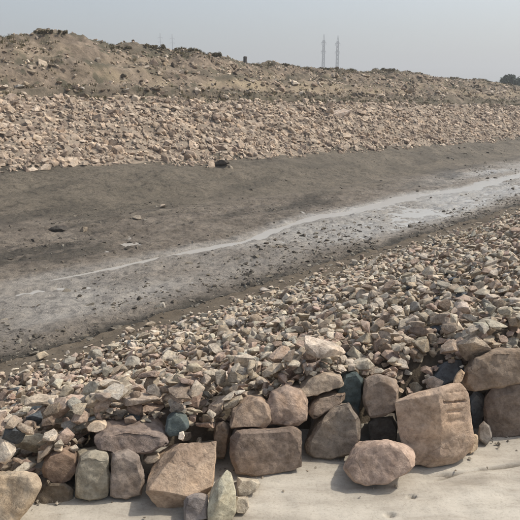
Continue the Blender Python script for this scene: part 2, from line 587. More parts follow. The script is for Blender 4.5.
def lerp_rows(f0, f1, k):
    return lambda S: [f0(S) + (f1(S) - f0(S)) * t for t in np.linspace(0, 1, k)]


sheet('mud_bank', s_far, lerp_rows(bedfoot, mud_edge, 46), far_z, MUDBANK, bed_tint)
sheet('rubble_bank_ground', s_far, lerp_rows(mud_edge, lambda S: rtop(S)[0], 44), far_z, RUBSOIL)
sheet('ridge', s_far, lerp_rows(lambda S: rtop(S)[0], lambda S: 0 * S + 28, 130), far_z, RIDGE, ridge_tint)
sheet('plain', s_far[::6], lambda S: [0 * S + v for v in (28, 40, 70, 130, 250, 500, FAR)], far_z, PLAIN)

# stream: a thin film lying in the carved bed; its outline is where the bed rises through it
sw = np.arange(0.5, 66, 0.5)
st = sheet('stream', sw, lambda S: [0 * S + v for v in np.arange(6.6, 10.3, 0.35)], lambda S, Nn: 0 * S + WATER_Z, WATER)

# apron: the concrete ledge in front of the boulders
def apron():
    xs = np.concatenate([[-60, -20, -6], np.arange(-2.0, 2.3, 0.011), [6, 20, 60]])
    ts = np.concatenate([[-60, -20, -6, -2.6, -1.9], np.arange(-1.3, 0.5, 0.008)])
    X = np.broadcast_to(xs, (len(ts), len(xs)))
    Y = ROW0[1] + ROWK * (X - ROW0[0]) + ts[:, None]
    near = (np.abs(X) < 2.7) & (ts[:, None] > -2.1)
    Z = 0.010 * fbm(X, Y, 1.1, 4, 3.0) + 0.0035 * fbm(X, Y, 9, 4, 8.0) * near
    dirt = np.zeros_like(Z)  # crack mask: dark colour standing in for shade in the groove
    # a long shallow crack, small holes and scuffs in the surface
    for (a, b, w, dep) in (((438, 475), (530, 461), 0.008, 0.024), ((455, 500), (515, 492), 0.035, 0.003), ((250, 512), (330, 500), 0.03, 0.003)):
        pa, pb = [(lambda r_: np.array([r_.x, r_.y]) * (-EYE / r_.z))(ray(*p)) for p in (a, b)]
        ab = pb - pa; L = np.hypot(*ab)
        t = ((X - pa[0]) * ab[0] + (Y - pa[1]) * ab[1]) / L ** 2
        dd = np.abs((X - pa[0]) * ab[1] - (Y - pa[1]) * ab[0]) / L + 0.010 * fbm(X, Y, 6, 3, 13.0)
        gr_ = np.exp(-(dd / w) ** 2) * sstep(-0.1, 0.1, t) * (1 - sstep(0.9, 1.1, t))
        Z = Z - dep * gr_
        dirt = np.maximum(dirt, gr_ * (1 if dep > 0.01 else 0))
    for (p, rx, dep) in (((412, 495), 0.010, 0.05), ((390, 513), 0.012, 0.03)):
        r_ = ray(*p); k = -EYE / r_.z
        Z = Z - dep * np.exp(-(((X - r_.x * k) / (rx * 1.5)) ** 2 + ((Y - r_.y * k) / rx) ** 2) ** 2)
    V = np.stack([X, Y, Z], -1).reshape(-1, 3)
    h, w = X.shape
    i = np.arange(h * w).reshape(h, w)
    F = np.stack([i[:-1, :-1], i[:-1, 1:], i[1:, 1:], i[1:, :-1]], -1).reshape(-1, 4)
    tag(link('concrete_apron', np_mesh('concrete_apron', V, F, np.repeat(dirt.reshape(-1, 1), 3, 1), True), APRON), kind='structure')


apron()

# ------------------------------------------------------------------ boulders along the ledge
def hull_bm(pts):
    bm = bmesh.new()
    for p in pts:
        bm.verts.new(p)
    bmesh.ops.convex_hull(bm, input=bm.verts)
    lone = [v for v in bm.verts if not v.link_faces]
    bmesh.ops.delete(bm, geom=lone, context='VERTS')
    return bm


def roughen(bm, bev, edge, amp, seed, carve=None):
    bev *= 0.38
    bmesh.ops.dissolve_limit(bm, angle_limit=R(7), verts=bm.verts, edges=bm.edges)
    if bev > 0:
        bmesh.ops.bevel(bm, geom=[e for e in bm.edges if e.is_manifold and e.calc_face_angle(0) > R(12)], offset=bev, segments=2, profile=0.6, affect='EDGES', clamp_overlap=True)
    bmesh.ops.triangulate(bm, faces=bm.faces)
    for _ in range(7):
        es = [e for e in bm.edges if e.calc_length() > edge]
        if not es or len(bm.faces) > 30000:
            break
        bmesh.ops.subdivide_edges(bm, edges=es, cuts=1)
        bmesh.ops.triangulate(bm, faces=[f for f in bm.faces if len(f.verts) > 3])
    bm.normal_update()
    o = Vector((seed * 3.17, seed * 1.31, seed * 7.7))
    mv = []
    for v in bm.verts:
        p = v.co
        n1 = mnoise.noise(p * 5.0 + o); n2 = mnoise.noise(p * 14.0 + o * 2); n3 = mnoise.noise(p * 40.0 + o)
        rid = 1 - abs(mnoise.noise(p * 9.0 + o * 3)) * 2
        d = amp * (0.9 * n1 + 0.5 * n2 + 0.28 * n3 + 0.25 * rid)
        c = carve(p) if carve else 0
        mv.append(v.normal * (d - c))
    for v, m_ in zip(bm.verts, mv):
        v.co += m_
    bm.normal_update()


BOULDERS = []          # (object, world verts, faces)


def boulder(name, label, cat, col, poly, off=None, thick=0.26, lean=12, yaw=0, bulge=0.03, bev=0.009, amp=0.011, ridge=(), shrink=0.86, carve=None, seed=None, group=None, down=0.6, chops=6):
    """poly: outline in photo pixels, (px, py[, push]) with push in metres away from the camera"""
    seed = seed or len(BOULDERS) + 1.5
    low = max(poly, key=lambda p: p[1])
    r_ = ray(low[0], low[1])
    if off is None:
        A = Vector((0, 0, EYE)) + r_ * (-EYE / r_.z)
    else:                                        # front plane at distance `off` behind the boulder line
        k = (ROW0[1] - ROWK * ROW0[0] + off / ROWC) / (r_.y - ROWK * r_.x)
        A = Vector((0, 0, EYE)) + r_ * k
    nrm = Euler((0, 0, R(yaw))).to_matrix() @ Vector((0, -math.cos(R(lean)), math.sin(R(lean))))
    cam_p = Vector((0, 0, EYE))

    def un(px, py, push=0.0):
        q = ray(px, py)
        a = A + Vector((0, push, 0))
        return cam_p + q * ((a - cam_p).dot(nrm) / q.dot(nrm))
    P = [un(*p) for p in poly]
    C = sum(P, Vector()) / len(P)
    pts = list(P)
    zmax = max(p.z for p in P)
    for p in P:                                   # front face stands slightly proud of its rim
        pts.append(C + (p - C) * 0.88 + nrm * bulge * 0.8)
    for p in ridge:
        pts.append(un(*p))
    back = Vector((C.x / C.y + 0.03 * math.sin(seed), 1, 0.0)).normalized() * thick
    for p in P:
        q = C + (p - C) * shrink + back
        pts.append(q + Vector((0, 0, -down * thick * max(0, min(1, (p.z - C.z) / (zmax - C.z + 1e-6))))))
        pts.append(C + (p - C) * 0.98 + back * 0.4 + Vector((0, 0, -down * thick * 0.4 * max(0, min(1, (p.z - C.z) / (zmax - C.z + 1e-6))))))
    org = Vector((C.x, C.y + thick * 0.4, min(p.z for p in P)))
    pts = [p - org for p in pts]
    rg = random.Random(seed * 13.7)
    bm = hull_bm(pts)
    ext = max((p - q).length for p in P for q in P)
    for _c in range(chops):                       # knock off a few corners so that flat broken facets show
        dv = Vector((rg.uniform(-1, 1), rg.uniform(-1.0, 0.2), rg.uniform(-0.5, 0.9))).normalized()
        far_ = max(v.co.dot(dv) for v in bm.verts)
        bmesh.ops.bisect_plane(bm, geom=list(bm.verts) + list(bm.edges) + list(bm.faces), plane_co=dv * (far_ - ext * rg.uniform(0.012, 0.05)), plane_no=dv, clear_outer=True)
        q2 = [v.co.copy() for v in bm.verts]
        bm.free(); bm = hull_bm(q2)
    roughen(bm, bev, 0.0105, amp * 1.35, seed, (lambda p: carve(p + org)) if carve else None)
    me = bpy.data.meshes.new(name)
    bm.to_mesh(me); bm.free()
    for f in me.polygons: f.use_smooth = True
    me.set_sharp_from_angle(angle=R(26))
    o = link(name, me, ROCK)
    o.location = org
    g_ = sum(col) / 3
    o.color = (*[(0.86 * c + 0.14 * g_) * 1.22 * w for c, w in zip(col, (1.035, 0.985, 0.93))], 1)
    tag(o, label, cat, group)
    V = np.empty(len(me.vertices) * 3, np.float32); me.vertices.foreach_get('co', V)
    BOULDERS.append((o, V.reshape(-1, 3) + np.array(org, np.float32), [tuple(p.vertices) for p in me.polygons]))
    return o


GB = 'boulders lining the edge of the concrete ledge'
# grooves cut in the right facet of the square boulder
def grooves(p):
    px, py, _ = pix(p.x, p.y, p.z)
    g = 0
    for (gx0, gx1, gy, h, dep) in ((444, 464, 402, 1.2, 0.013), (447, 460, 411.5, 1.8, 0.009), (447, 463, 421, 2.2, 0.006), (446, 466, 392, 0.8, 0.003)):
        gyy = gy + (px - 455) * -0.06 + 1.1 * mnoise.noise(p * 22)
        g = max(g, dep * math.exp(-((py - gyy) / h) ** 4) * (1 if gx0 < px < gx1 else math.exp(-(min(abs(px - gx0), abs(px - gx1)) / 1.5) ** 2)))
    return g


boulder('boulder', 'pale tan boulder leaning at the left edge of the ledge, cut off by the frame', 'boulder', (0.38, 0.31, 0.225),
        [(-26, 492), (-5, 479), (18, 472), (35, 475), (41, 486), (36, 497), (22, 506), (12, 524), (-2, 545), (-26, 545)], None, 0.2, 30, -14, 0.03, 0.022, 0.010, group=GB, chops=0)
boulder('boulder', 'rusty brown stone right of the pale tan boulder at the left edge', 'boulder', (0.20, 0.145, 0.11),
        [(44, 462), (50, 452), (63, 449), (76, 456), (79, 468), (72, 480), (56, 484), (45, 476)], 0.06, 0.2, 14, 10, 0.03, 0.014, 0.014, group=GB)
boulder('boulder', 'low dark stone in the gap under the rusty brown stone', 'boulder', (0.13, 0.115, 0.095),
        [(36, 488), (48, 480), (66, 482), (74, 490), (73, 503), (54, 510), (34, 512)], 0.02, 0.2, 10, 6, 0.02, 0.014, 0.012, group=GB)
boulder('boulder', 'flat-topped grey-green block left of the purplish grey block', 'boulder', (0.25, 0.235, 0.19),
        [(76, 470), (80, 457), (92, 452), (108, 455), (110, 475), (107, 496), (90, 500), (75, 498)], None, 0.24, 10, 4, 0.02, 0.012, 0.009, group=GB)
boulder('boulder', 'purplish grey block beneath the dark overhanging slab', 'boulder', (0.21, 0.18, 0.16),
        [(111, 470), (113, 456), (126, 452), (138, 458), (144, 476), (141, 494), (126, 498), (110, 498)], None, 0.26, 10, 8, 0.025, 0.014, 0.010, group=GB)
boulder('boulder', 'dark overhanging slab lying across the purplish grey block', 'boulder', (0.20, 0.165, 0.15),
        [(94, 447), (104, 437), (124, 430), (146, 431), (164, 437), (168, 444), (152, 452), (126, 456), (104, 453)], 0.05, 0.24, 30, 4, 0.02, 0.010, 0.012, group=GB)
boulder('boulder', 'big tan wedge-shaped boulder with a smooth sloping face', 'boulder', (0.40, 0.305, 0.225),
        [(146, 492), (163, 468), (178, 452), (192, 443), (208, 441), (217, 441), (216, 462), (213, 488), (200, 503, 0.03), (184, 512, 0.08), (160, 512, 0.08)], None, 0.24, 34, 8, 0.0, 0.008, 0.006,
        ridge=[(148, 490, -0.04), (168, 492, -0.05), (190, 497, -0.05), (212, 486, -0.03)], group=GB, chops=0)
boulder('boulder', 'narrow brown stone wedged upright between the tan wedge and the rectangular block', 'boulder', (0.22, 0.17, 0.125),
        [(213, 440), (215, 426), (223, 421), (229, 430), (229, 448), (224, 460), (215, 458)], 0.10, 0.15, 8, 0, 0.02, 0.010, 0.010, group=GB)
boulder('boulder', 'brown rectangular block with a flat front, low in the middle of the ledge', 'boulder', (0.215, 0.17, 0.14),
        [(230, 436), (236, 431), (262, 429), (292, 428), (301, 432), (303, 452), (301, 467), (280, 473), (252, 477), (236, 473), (231, 460)], None, 0.26, 10, 8, 0.018, 0.014, 0.009, group=GB)
boulder('boulder', 'tan brown trapezoid block on the left end of the rectangular block', 'boulder', (0.285, 0.22, 0.17),
        [(229, 428), (232, 412), (242, 404), (258, 399), (268, 404), (269, 420), (266, 428)], 0.07, 0.2, 26, 4, 0.03, 0.014, 0.011, group=GB)
boulder('boulder', 'pale-cornered brown block on the right end of the rectangular block', 'boulder', (0.29, 0.225, 0.185),
        [(269, 425), (267, 408), (274, 394), (286, 389), (300, 392), (308, 404), (306, 420), (298, 427)], 0.07, 0.2, 18, 14, 0.035, 0.014, 0.013, ridge=[(296, 402, -0.05)], group=GB)
boulder('boulder', 'dark triangular boulder with a sloping left side, next to the rectangular block', 'boulder', (0.21, 0.18, 0.15),
        [(304, 449), (312, 434), (324, 416), (338, 404), (350, 402), (358, 416), (360, 438), (352, 454), (330, 460), (312, 458)], None, 0.28, 14, -6, 0.03, 0.014, 0.010, group=GB)
boulder('boulder', 'lower of two slanting brown slabs above the dark triangular boulder', 'boulder', (0.27, 0.215, 0.17),
        [(309, 411), (318, 399), (334, 393), (346, 393), (345, 401), (330, 409), (314, 417)], 0.12, 0.2, 22, 0, 0.02, 0.010, 0.010, group=GB)
boulder('boulder', 'upper of two slanting brown slabs above the dark triangular boulder', 'boulder', (0.29, 0.24, 0.19),
        [(299, 391), (310, 381), (326, 374), (340, 376), (343, 386), (330, 392), (312, 397), (301, 399)], 0.15, 0.2, 34, 0, 0.02, 0.010, 0.011, group=GB)
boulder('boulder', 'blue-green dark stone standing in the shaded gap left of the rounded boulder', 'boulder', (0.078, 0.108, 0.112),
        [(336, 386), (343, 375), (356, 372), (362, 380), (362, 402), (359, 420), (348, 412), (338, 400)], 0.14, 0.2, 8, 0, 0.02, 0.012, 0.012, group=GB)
boulder('boulder', 'rounded grey-brown boulder left of the grooved square boulder', 'boulder', (0.245, 0.20, 0.165),
        [(363, 396), (366, 381), (378, 375), (390, 380), (398, 390), (397, 408), (386, 416), (370, 419), (363, 410)], 0.07, 0.22, 12, -4, 0.04, 0.018, 0.010, group=GB)
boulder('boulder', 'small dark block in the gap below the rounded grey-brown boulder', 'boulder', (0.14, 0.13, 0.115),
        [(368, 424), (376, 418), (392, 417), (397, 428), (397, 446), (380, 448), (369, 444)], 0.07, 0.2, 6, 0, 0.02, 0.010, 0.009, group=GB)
boulder('boulder', 'grooved square boulder with cut slots in its lighter right facet', 'boulder', (0.345, 0.265, 0.205),
        [(394, 402), (408, 397), (430, 392), (452, 383), (461, 384), (468, 394), (471, 415), (474, 440), (472, 455), (452, 463), (428, 467), (412, 464), (404, 452), (398, 430)], None, 0.27, 12, 6, 0.012, 0.010, 0.007,
        ridge=[(438, 394, -0.055), (442, 430, -0.06), (440, 458, -0.05)], carve=grooves, group=GB, chops=1)
boulder('rock_chip', 'small yellowish chip of rock at the right foot of the grooved square boulder', 'rock chip', (0.42, 0.33, 0.23),
        [(464, 447), (467, 437), (475, 434), (478, 441), (477, 450), (470, 454)], None, 0.07, 20, 20, 0.012, 0.006, 0.004)
boulder('boulder', 'pinkish tan lens-shaped boulder lying loose on the concrete before the wall', 'boulder', (0.40, 0.305, 0.25),
        [(343, 468), (350, 458), (361, 449), (376, 442), (390, 441), (403, 447), (412, 457), (416, 466), (406, 475), (388, 484), (366, 487), (352, 481)], None, 0.16, 24, -8, 0.05, 0.020, 0.008,
        ridge=[(362, 470, -0.05), (395, 470, -0.05)], chops=0)
boulder('boulder', 'wide brown block on top at the right edge of the photo', 'boulder', (0.25, 0.20, 0.155),
        [(461, 385), (464, 372), (476, 358), (492, 351), (512, 349), (534, 350), (536, 380), (512, 384), (486, 389), (468, 392)], 0.10, 0.3, 14, -6, 0.03, 0.016, 0.012, group=GB)
boulder('boulder', 'large dark block under the wide brown block at the right edge', 'boulder', (0.185, 0.15, 0.125),
        [(484, 398), (492, 388), (514, 385), (536, 384), (538, 432), (516, 438), (498, 441), (489, 438), (484, 424)], 0.02, 0.3, 8, -6, 0.02, 0.016, 0.010, group=GB)
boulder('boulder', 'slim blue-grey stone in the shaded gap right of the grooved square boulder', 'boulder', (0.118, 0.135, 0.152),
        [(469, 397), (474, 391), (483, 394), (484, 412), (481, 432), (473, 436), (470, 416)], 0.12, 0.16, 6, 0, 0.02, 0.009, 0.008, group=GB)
boulder('stone', 'small grey stone at the foot of the dark right-edge block', 'stone', (0.22, 0.205, 0.19),
        [(478, 438), (479, 426), (484, 420), (489, 427), (491, 438), (486, 444)], None, 0.07, 16, 0, 0.012, 0.007, 0.005)
boulder('stone', 'blue-grey stone perched on the rubble above the grooved square boulder', 'stone', (0.13, 0.148, 0.165),
        [(429, 384), (436, 373), (450, 362), (460, 361), (463, 370), (455, 380), (440, 387)], 0.26, 0.14, 30, 0, 0.015, 0.009, 0.007)
boulder('stone', 'pale finger-shaped stone on the top corner of the grooved square boulder', 'stone', (0.40, 0.315, 0.23),
        [(453, 383), (456, 375), (461, 369), (465, 373), (462, 381), (457, 386)], 0.08, 0.06, 25, 0, 0.01, 0.006, 0.004)
# loose pieces at the foot of the wedge
boulder('stone', 'pointed pale green-grey shard standing before the tan wedge boulder', 'stone', (0.37, 0.36, 0.28),
        [(208, 506), (214, 492), (221, 479), (227, 470), (231, 474), (235, 492), (236, 516), (226, 524), (208, 524)], None, 0.09, 18, 22, 0.012, 0.006, 0.004, ridge=[(219, 500, -0.04)])
boulder('stone', 'grey-violet lump between the tan wedge and the pointed shard', 'stone', (0.23, 0.21, 0.205),
        [(184, 512), (189, 499), (199, 494), (208, 499), (208, 518), (192, 524), (184, 520)], None, 0.1, 22, 0, 0.02, 0.008, 0.006)
boulder('stone', 'small white stone resting against the lower right of the tan wedge', 'stone', (0.50, 0.45, 0.39),
        [(199, 494), (204, 488), (213, 485), (215, 492), (208, 499)], None, 0.05, 28, 0, 0.012, 0.006, 0.004)
boulder('stone', 'cream flat stone right of the pointed shard', 'stone', (0.47, 0.43, 0.35),
        [(236, 488), (240, 481), (252, 480), (260, 484), (256, 492), (246, 497), (237, 496)], None, 0.08, 40, -10, 0.012, 0.007, 0.005)
boulder('stone', 'beige stone at the right foot of the pointed shard', 'stone', (0.40, 0.36, 0.29),
        [(234, 505), (238, 497), (247, 498), (250, 506), (245, 514), (237, 514)], None, 0.06, 32, 0, 0.012, 0.006, 0.004)
boulder('stone', 'small cream sliver stuck under the dark overhanging slab', 'stone', (0.47, 0.41, 0.33),
        [(143, 461), (147, 456), (156, 455), (160, 459), (155, 463), (147, 464)], 0.04, 0.06, 30, 0, 0.006, 0.005, 0.003)
boulder('stone', 'pale oval stone in the rubble above the grey-green block', 'stone', (0.52, 0.44, 0.35),
        [(86, 428), (90, 423), (100, 421), (107, 425), (106, 430), (97, 433), (88, 432)], 0.18, 0.09, 35, 0, 0.012, 0.008, 0.004)
boulder('stone', 'dark blue-green stone in the rubble above the tan wedge boulder', 'stone', (0.088, 0.12, 0.126),
        [(166, 431), (168, 419), (176, 413), (186, 418), (188, 428), (180, 434), (170, 436)], 0.10, 0.12, 16, 0, 0.015, 0.008, 0.007)
boulder('stone', 'white pebble beside the dark blue-green stone above the tan wedge', 'stone', (0.62, 0.58, 0.52),
        [(178, 439), (179, 433), (183, 431), (185, 436), (183, 441)], 0.05, 0.04, 20, 0, 0.006, 0.004, 0.002)
boulder('stone', 'dark blue-grey stone two rows behind the tan wedge boulder', 'stone', (0.11, 0.128, 0.146),
        [(172, 402), (177, 396), (186, 398), (190, 405), (184, 410), (175, 409)], 0.36, 0.1, 25, 0, 0.012, 0.007, 0.005)

# ------------------------------------------------------------------ rubble stones: a library of broken shapes
SHAPES = ['flat slab', 'angular', 'blocky', 'long']


def make_shape(kind, seed):
    rg = random.Random(seed)
    pts = []
    nP = {0: 13, 1: 11, 2: 15, 3: 12}[kind]
    sx, sy, sz = {0: (1, .82, .34), 1: (1, .80, .62), 2: (1, .78, .66), 3: (1, .48, .42)}[kind]
    while len(pts) < nP:
        v = Vector((rg.gauss(0, 1), rg.gauss(0, 1), rg.gauss(0, 1)))
        if v.length < 0.2: continue
        v.normalize()
        if kind in (0, 2):                        # squarer blocks with flat faces
            m_ = max(abs(v.x), abs(v.y), abs(v.z))
            v = v.lerp(v / m_, 0.55) * 0.86
        v *= rg.uniform(0.86, 1.06)
        pts.append(Vector((v.x * sx, v.y * sy, v.z * sz)))
    lo = hull_bm(pts)
    bmesh.ops.triangulate(lo, faces=lo.faces)
    low = bpy.data.meshes.new('low'); lo.to_mesh(low)
    mid = lo.copy()
    bmesh.ops.dissolve_limit(mid, angle_limit=R(10), verts=mid.verts, edges=mid.edges)
    hi = mid.copy()
    bmesh.ops.bevel(mid, geom=list(mid.edges), offset=0.085, segments=1, affect='EDGES', clamp_overlap=True)
    bmesh.ops.triangulate(mid, faces=mid.faces)
    for v in mid.verts:
        v.co += v.normal * 0.03 * mnoise.noise(v.co * 2.3 + Vector((seed, 0, 0)))
    mm = bpy.data.meshes.new('mid'); mid.to_mesh(mm)
    roughen(hi, 0.20, 0.40, 0.04, seed * 0.37)
    hm = bpy.data.meshes.new('rubble_stone'); hi.to_mesh(hm)
    for f in hm.polygons: f.use_smooth = True
    hm.set_sharp_from_angle(angle=R(32))
    hm.materials.append(STONE)
    for b in (lo, mid, hi): b.free()

    def arr(me):
        V = np.empty(len(me.vertices) * 3, np.float32); me.vertices.foreach_get('co', V)
        F = np.array([tuple(p.vertices) for p in me.polygons], np.int32)
        return V.reshape(-1, 3), F
    return dict(kind=kind, low=arr(low), mid=arr(mm), hi=hm)


LIB = [make_shape(k, 100 + 10 * k + j) for k in range(4) for j in range(7)]
BYKIND = [[i for i, l in enumerate(LIB) if l['kind'] == k] for k in range(4)]

COLS = [('pale cream', (0.60, 0.53, 0.435)), ('tan', (0.49, 0.41, 0.318)), ('pinkish', (0.48, 0.372, 0.30)),
        ('grey', (0.40, 0.37, 0.315)), ('brown', (0.29, 0.23, 0.18)), ('dark blue-grey', (0.108, 0.12, 0.130))]
COLP_NEAR = np.array([0.32, 0.32, 0.11, 0.16, 0.075, 0.015])

# height grid for settling the stones on one another
G = 0.010
X0, X1, Y0, Y1 = -4.2, 9.6, 1.6, 15.5
gx = np.arange(X0, X1, G); gy = np.arange(Y0, Y1, G)
GX, GY = np.meshgrid(gx, gy, indexing='ij')
GS, GN = sn(GX, GY)
GROUND = near_z(GX, GY, GS, GN)
REF = near_z(GX, GY, GS, GN, False)
H = GROUND.copy()
for o, V, F in BOULDERS:
    ix = ((V[:, 0] - X0) / G).astype(int); iy = ((V[:, 1] - Y0) / G).astype(int)
    ok = (ix >= 0) & (iy >= 0) & (ix < H.shape[0]) & (iy < H.shape[1])
    for dx in (0, 1):
        for dy in (0, 1):
            np.maximum.at(H, (np.clip(ix[ok] + dx, 0, H.shape[0] - 1), np.clip(iy[ok] + dy, 0, H.shape[1] - 1)), V[ok, 2])

stones = []
NC = 46000
cs = RNG.uniform(-4.5, 15.5, NC * 2); cn = RNG.uniform(0.2, 5.55, NC * 2)
cx, cy = xy(cs, cn)
cpx, cpy, cd = pix(cx, cy, near_z(cx, cy, cs, cn))
keep = (cx > X0 + .3) & (cx < X1 - .3) & (cy > Y0 + .3) & (cy < Y1 - .3) & (d_row(cx, cy) > np.where((cx > -1.4) & (cx < -0.74), 0.08, np.where((cx > -0.40) & (cx < -0.12), 0.15, 0.19))) & (cpx > -110) & (cpx < 640)
cx, cy, cs, cn = cx[keep], cy[keep], cs[keep], cn[keep]
size = np.exp(RNG.normal(math.log(0.027), 0.44, len(cx)))          # half length
size = np.clip(size, 0.012, 0.10)
size *= 1 + 0.5 * np.exp(-((cs - 1.0) / 1.6) ** 2) * (cn < 3.2)      # coarser stones by the left end of the wall
order = np.argsort(-size * RNG.uniform(0.15, 1.0, len(cx)))[::-1]
for i in order:
    x, y, n = cx[i], cy[i], cn[i]
    foot_thin = sstep(4.85, 5.42, n)
    if foot_thin > 0.2 and RNG.random() < foot_thin * 0.90 + 0.10 * vnoise(np.array(cs[i] * 1.1), np.array(0.5)):
        continue
    a = size[i]
    kd = int(RNG.choice(4, p=[0.36, 0.29, 0.24, 0.11]))
    sh = int(RNG.choice(BYKIND[kd]))
    ry = {0: .82, 1: .80, 2: .78, 3: .48}[kd] * RNG.uniform(.8, 1.1); rz = {0: .34, 1: .62, 2: .66, 3: .42}[kd] * RNG.uniform(.85, 1.2)
    yaw = RNG.uniform(0, 6.283)
    c, s_ = math.cos(yaw), math.sin(yaw)
    k = int(a / G) + 1
    ix, iy = int((x - X0) / G), int((y - Y0) / G)
    if ix - k < 0 or iy - k < 0 or ix + k >= H.shape[0] or iy + k >= H.shape[1]:
        continue
    sl = (slice(ix - k, ix + k + 1), slice(iy - k, iy + k + 1))
    dx = GX[sl] - x; dy = GY[sl] - y
    lx = (dx * c + dy * s_) / a; ly = (-dx * s_ + dy * c) / (a * ry)
    r2 = lx * lx + ly * ly
    m_ = r2 < 0.95
    if m_.sum() < 3:
        continue
    h = H[sl]
    # tilt of the surface it lands on
    hx = h[m_]; A_ = np.stack([dx[m_], dy[m_], np.ones(m_.sum())], 1)
    co = np.linalg.lstsq(A_, hx, rcond=None)[0]
    rx_ = (REF[ix + k, iy] - REF[ix - k, iy]) / (2 * k * G); ry_ = (REF[ix, iy + k] - REF[ix, iy - k]) / (2 * k * G)
    tx, ty = rx_ + 0.55 * np.clip(co[0] - rx_, -0.8, 0.8), ry_ + 0.55 * np.clip(co[1] - ry_, -0.8, 0.8)
    tx += RNG.normal(0, 0.10); ty += RNG.normal(0, 0.10)
    plane = tx * dx + ty * dy
    cap = a * rz * np.sqrt(np.clip(1 - r2, 0, 1)) * 0.9
    need = (h - plane + cap)[m_]
    zc = np.percentile(need, 80) - 0.24 * a * rz
    gz = REF[ix, iy]
    if zc - gz > 0.125 + 0.09 * (d_row(x, y) < 0.6) or zc + a * rz - gz > 0.16 + 0.09 * (d_row(x, y) < 0.6):
        continue
    h[m_] = np.maximum(h[m_], (zc + plane + cap * 0.92)[m_])
    up = Vector((-tx, -ty, 1)).normalized()
    q = up.to_track_quat('Z', 'Y') @ Euler((0, 0, yaw)).to_quaternion()
    xa = Vector((c, s_, tx * c + ty * s_)).normalized()
    ya = up.cross(xa).normalized()
    M = Matrix((xa, ya, up)).transposed().to_4x4()
    kz = rz / {0: .34, 1: .62, 2: .66, 3: .42}[kd]; ky = ry / {0: .82, 1: .80, 2: .78, 3: .48}[kd]
    M = Matrix.Translation((x, y, zc)) @ M @ Matrix.Diagonal((a, a * ky, a * kz, 1))
    p = COLP_NEAR.copy()
    lf = math.exp(-((cs[i] - 1.0) / 1.8) ** 2)
    p[2] += 0.30 * lf; p[3] -= 0.08 * lf
    p[3] += 0.12 * max(0, (n - 3.2) / 2)
    p = np.clip(p, 0.01, None); p /= p.sum()
    ci = int(RNG.choice(6, p=p))
    col = np.array(COLS[ci][1]) * RNG.uniform(0.82, 1.15) * (1 + RNG.normal(0, 0.012, 3))
    stones.append(dict(M=M, sh=sh, kd=kd, ci=ci, col=col, x=x, y=y, z=zc, a=a))
print('near stones', len(stones))

# which stones show largest: rays of the photograph against boulders and stones
BV, BF, owner = [], [], []
base = 0
for o, V, F in BOULDERS:
    BV.append(V); BF += [tuple(i + base for i in f) for f in F]; owner += [-1] * len(F); base += len(V)
for k, st_ in enumerate(stones):
    V, F = LIB[st_['sh']]['low']
    M = np.array(st_['M'])
    W = V @ M[:3, :3].T + M[:3, 3]
    BV.append(W); BF += (F + base).tolist(); owner += [k] * len(F); base += len(V)
tree_bvh = BVHTree.FromPolygons(np.concatenate(BV).tolist(), BF)
hits = np.zeros(len(stones)); hx_ = np.zeros(len(stones)); hy_ = np.zeros(len(stones))
cp = Vector((0, 0, EYE))
for py in np.arange(200, 520, 1.3):
    for px in np.arange(0.5, 520, 1.3):
        if py < 372 - 0.335 * px: continue
        l, nrm_, idx, dist = tree_bvh.ray_cast(cp, ray(px, py).normalized(), 40)
        if idx is not None and owner[idx] >= 0:
            hits[owner[idx]] += 1; hx_[owner[idx]] += px; hy_[owner[idx]] += py
rank = np.argsort(-hits)
single = [int(k) for k in rank[:296] if hits[k] > 0]
sset = set(single)

LAND = [(-5, 38, 'the pale tan boulder'), (38, 78, 'the rusty brown stone'), (78, 110, 'the grey-green block'), (110, 146, 'the overhanging slab'), (146, 226, 'the tan wedge boulder'),
        (226, 302, 'the rectangular block'), (302, 362, 'the dark triangular boulder'), (362, 396, 'the rounded boulder'), (396, 466, 'the grooved square boulder'), (466, 521, 'the right-edge blocks')]


def row_top(px):
    return np.interp(px, [0, 40, 100, 165, 220, 265, 300, 345, 380, 430, 470, 520], [470, 450, 432, 432, 425, 398, 388, 372, 374, 380, 358, 348])


classes = {}
for k in single:
    px, py = hx_[k] / hits[k], hy_[k] / hits[k]
    land = next((l[2] for l in LAND if l[0] <= px < l[1]), LAND[-1][2])
    up = row_top(px) - py
    band = 'right behind' if up < 22 else ('some way behind' if up < 55 else 'far down behind')
    stn = stones[k]
    lab = f"{COLS[stn['ci']][0]} {SHAPES[stn['kd']]} stone {band} {land}"
    classes.setdefault(lab, []).append((px, k))
ORD = {1: [''], 2: ['left', 'right'], 3: ['leftmost', 'middle', 'rightmost']}
labels = {}
for lab, mem in classes.items():
    mem.sort()
    nm = len(mem)
    if nm <= 3:
        pre = ORD[nm]
    else:
        w_ = ['leftmost', 'second from left', 'third from left', 'fourth from left', 'fifth from left', 'sixth from left', 'seventh from left', 'eighth from left', 'ninth from left', 'tenth from left']
        pre = [w_[min(j, 9)] for j in range(nm)]; pre[-1] = 'rightmost'
    for pr, (px, k) in zip(pre, mem):
        labels[k] = (pr + ' ' + lab).strip()
for k in single:
    stn = stones[k]
    o = link('rubble_stone', LIB[stn['sh']]['hi'])
    o.matrix_world = stn['M']
    o.color = (*stn['col'], 1)
    tag(o, labels[k], 'rubble stone', 'loose rubble stones on the near bank')


def merge(items, level, name, mat, kind_label=None):
    Vs, Fs, Cs = [], [], []
    b = 0
    for it in items:
        V, F = LIB[it['sh']][level]
        M = np.array(it['M'])
        Vs.append(V @ M[:3, :3].T + M[:3, 3]); Fs.append(F + b); b += len(V)
        Cs.append(np.broadcast_to(np.asarray(it['col']), (len(V), 3)))
    me = np_mesh(name, np.concatenate(Vs), np.concatenate(Fs), np.concatenate(Cs), False)
    return tag(link(name, me, mat), kind='stuff')


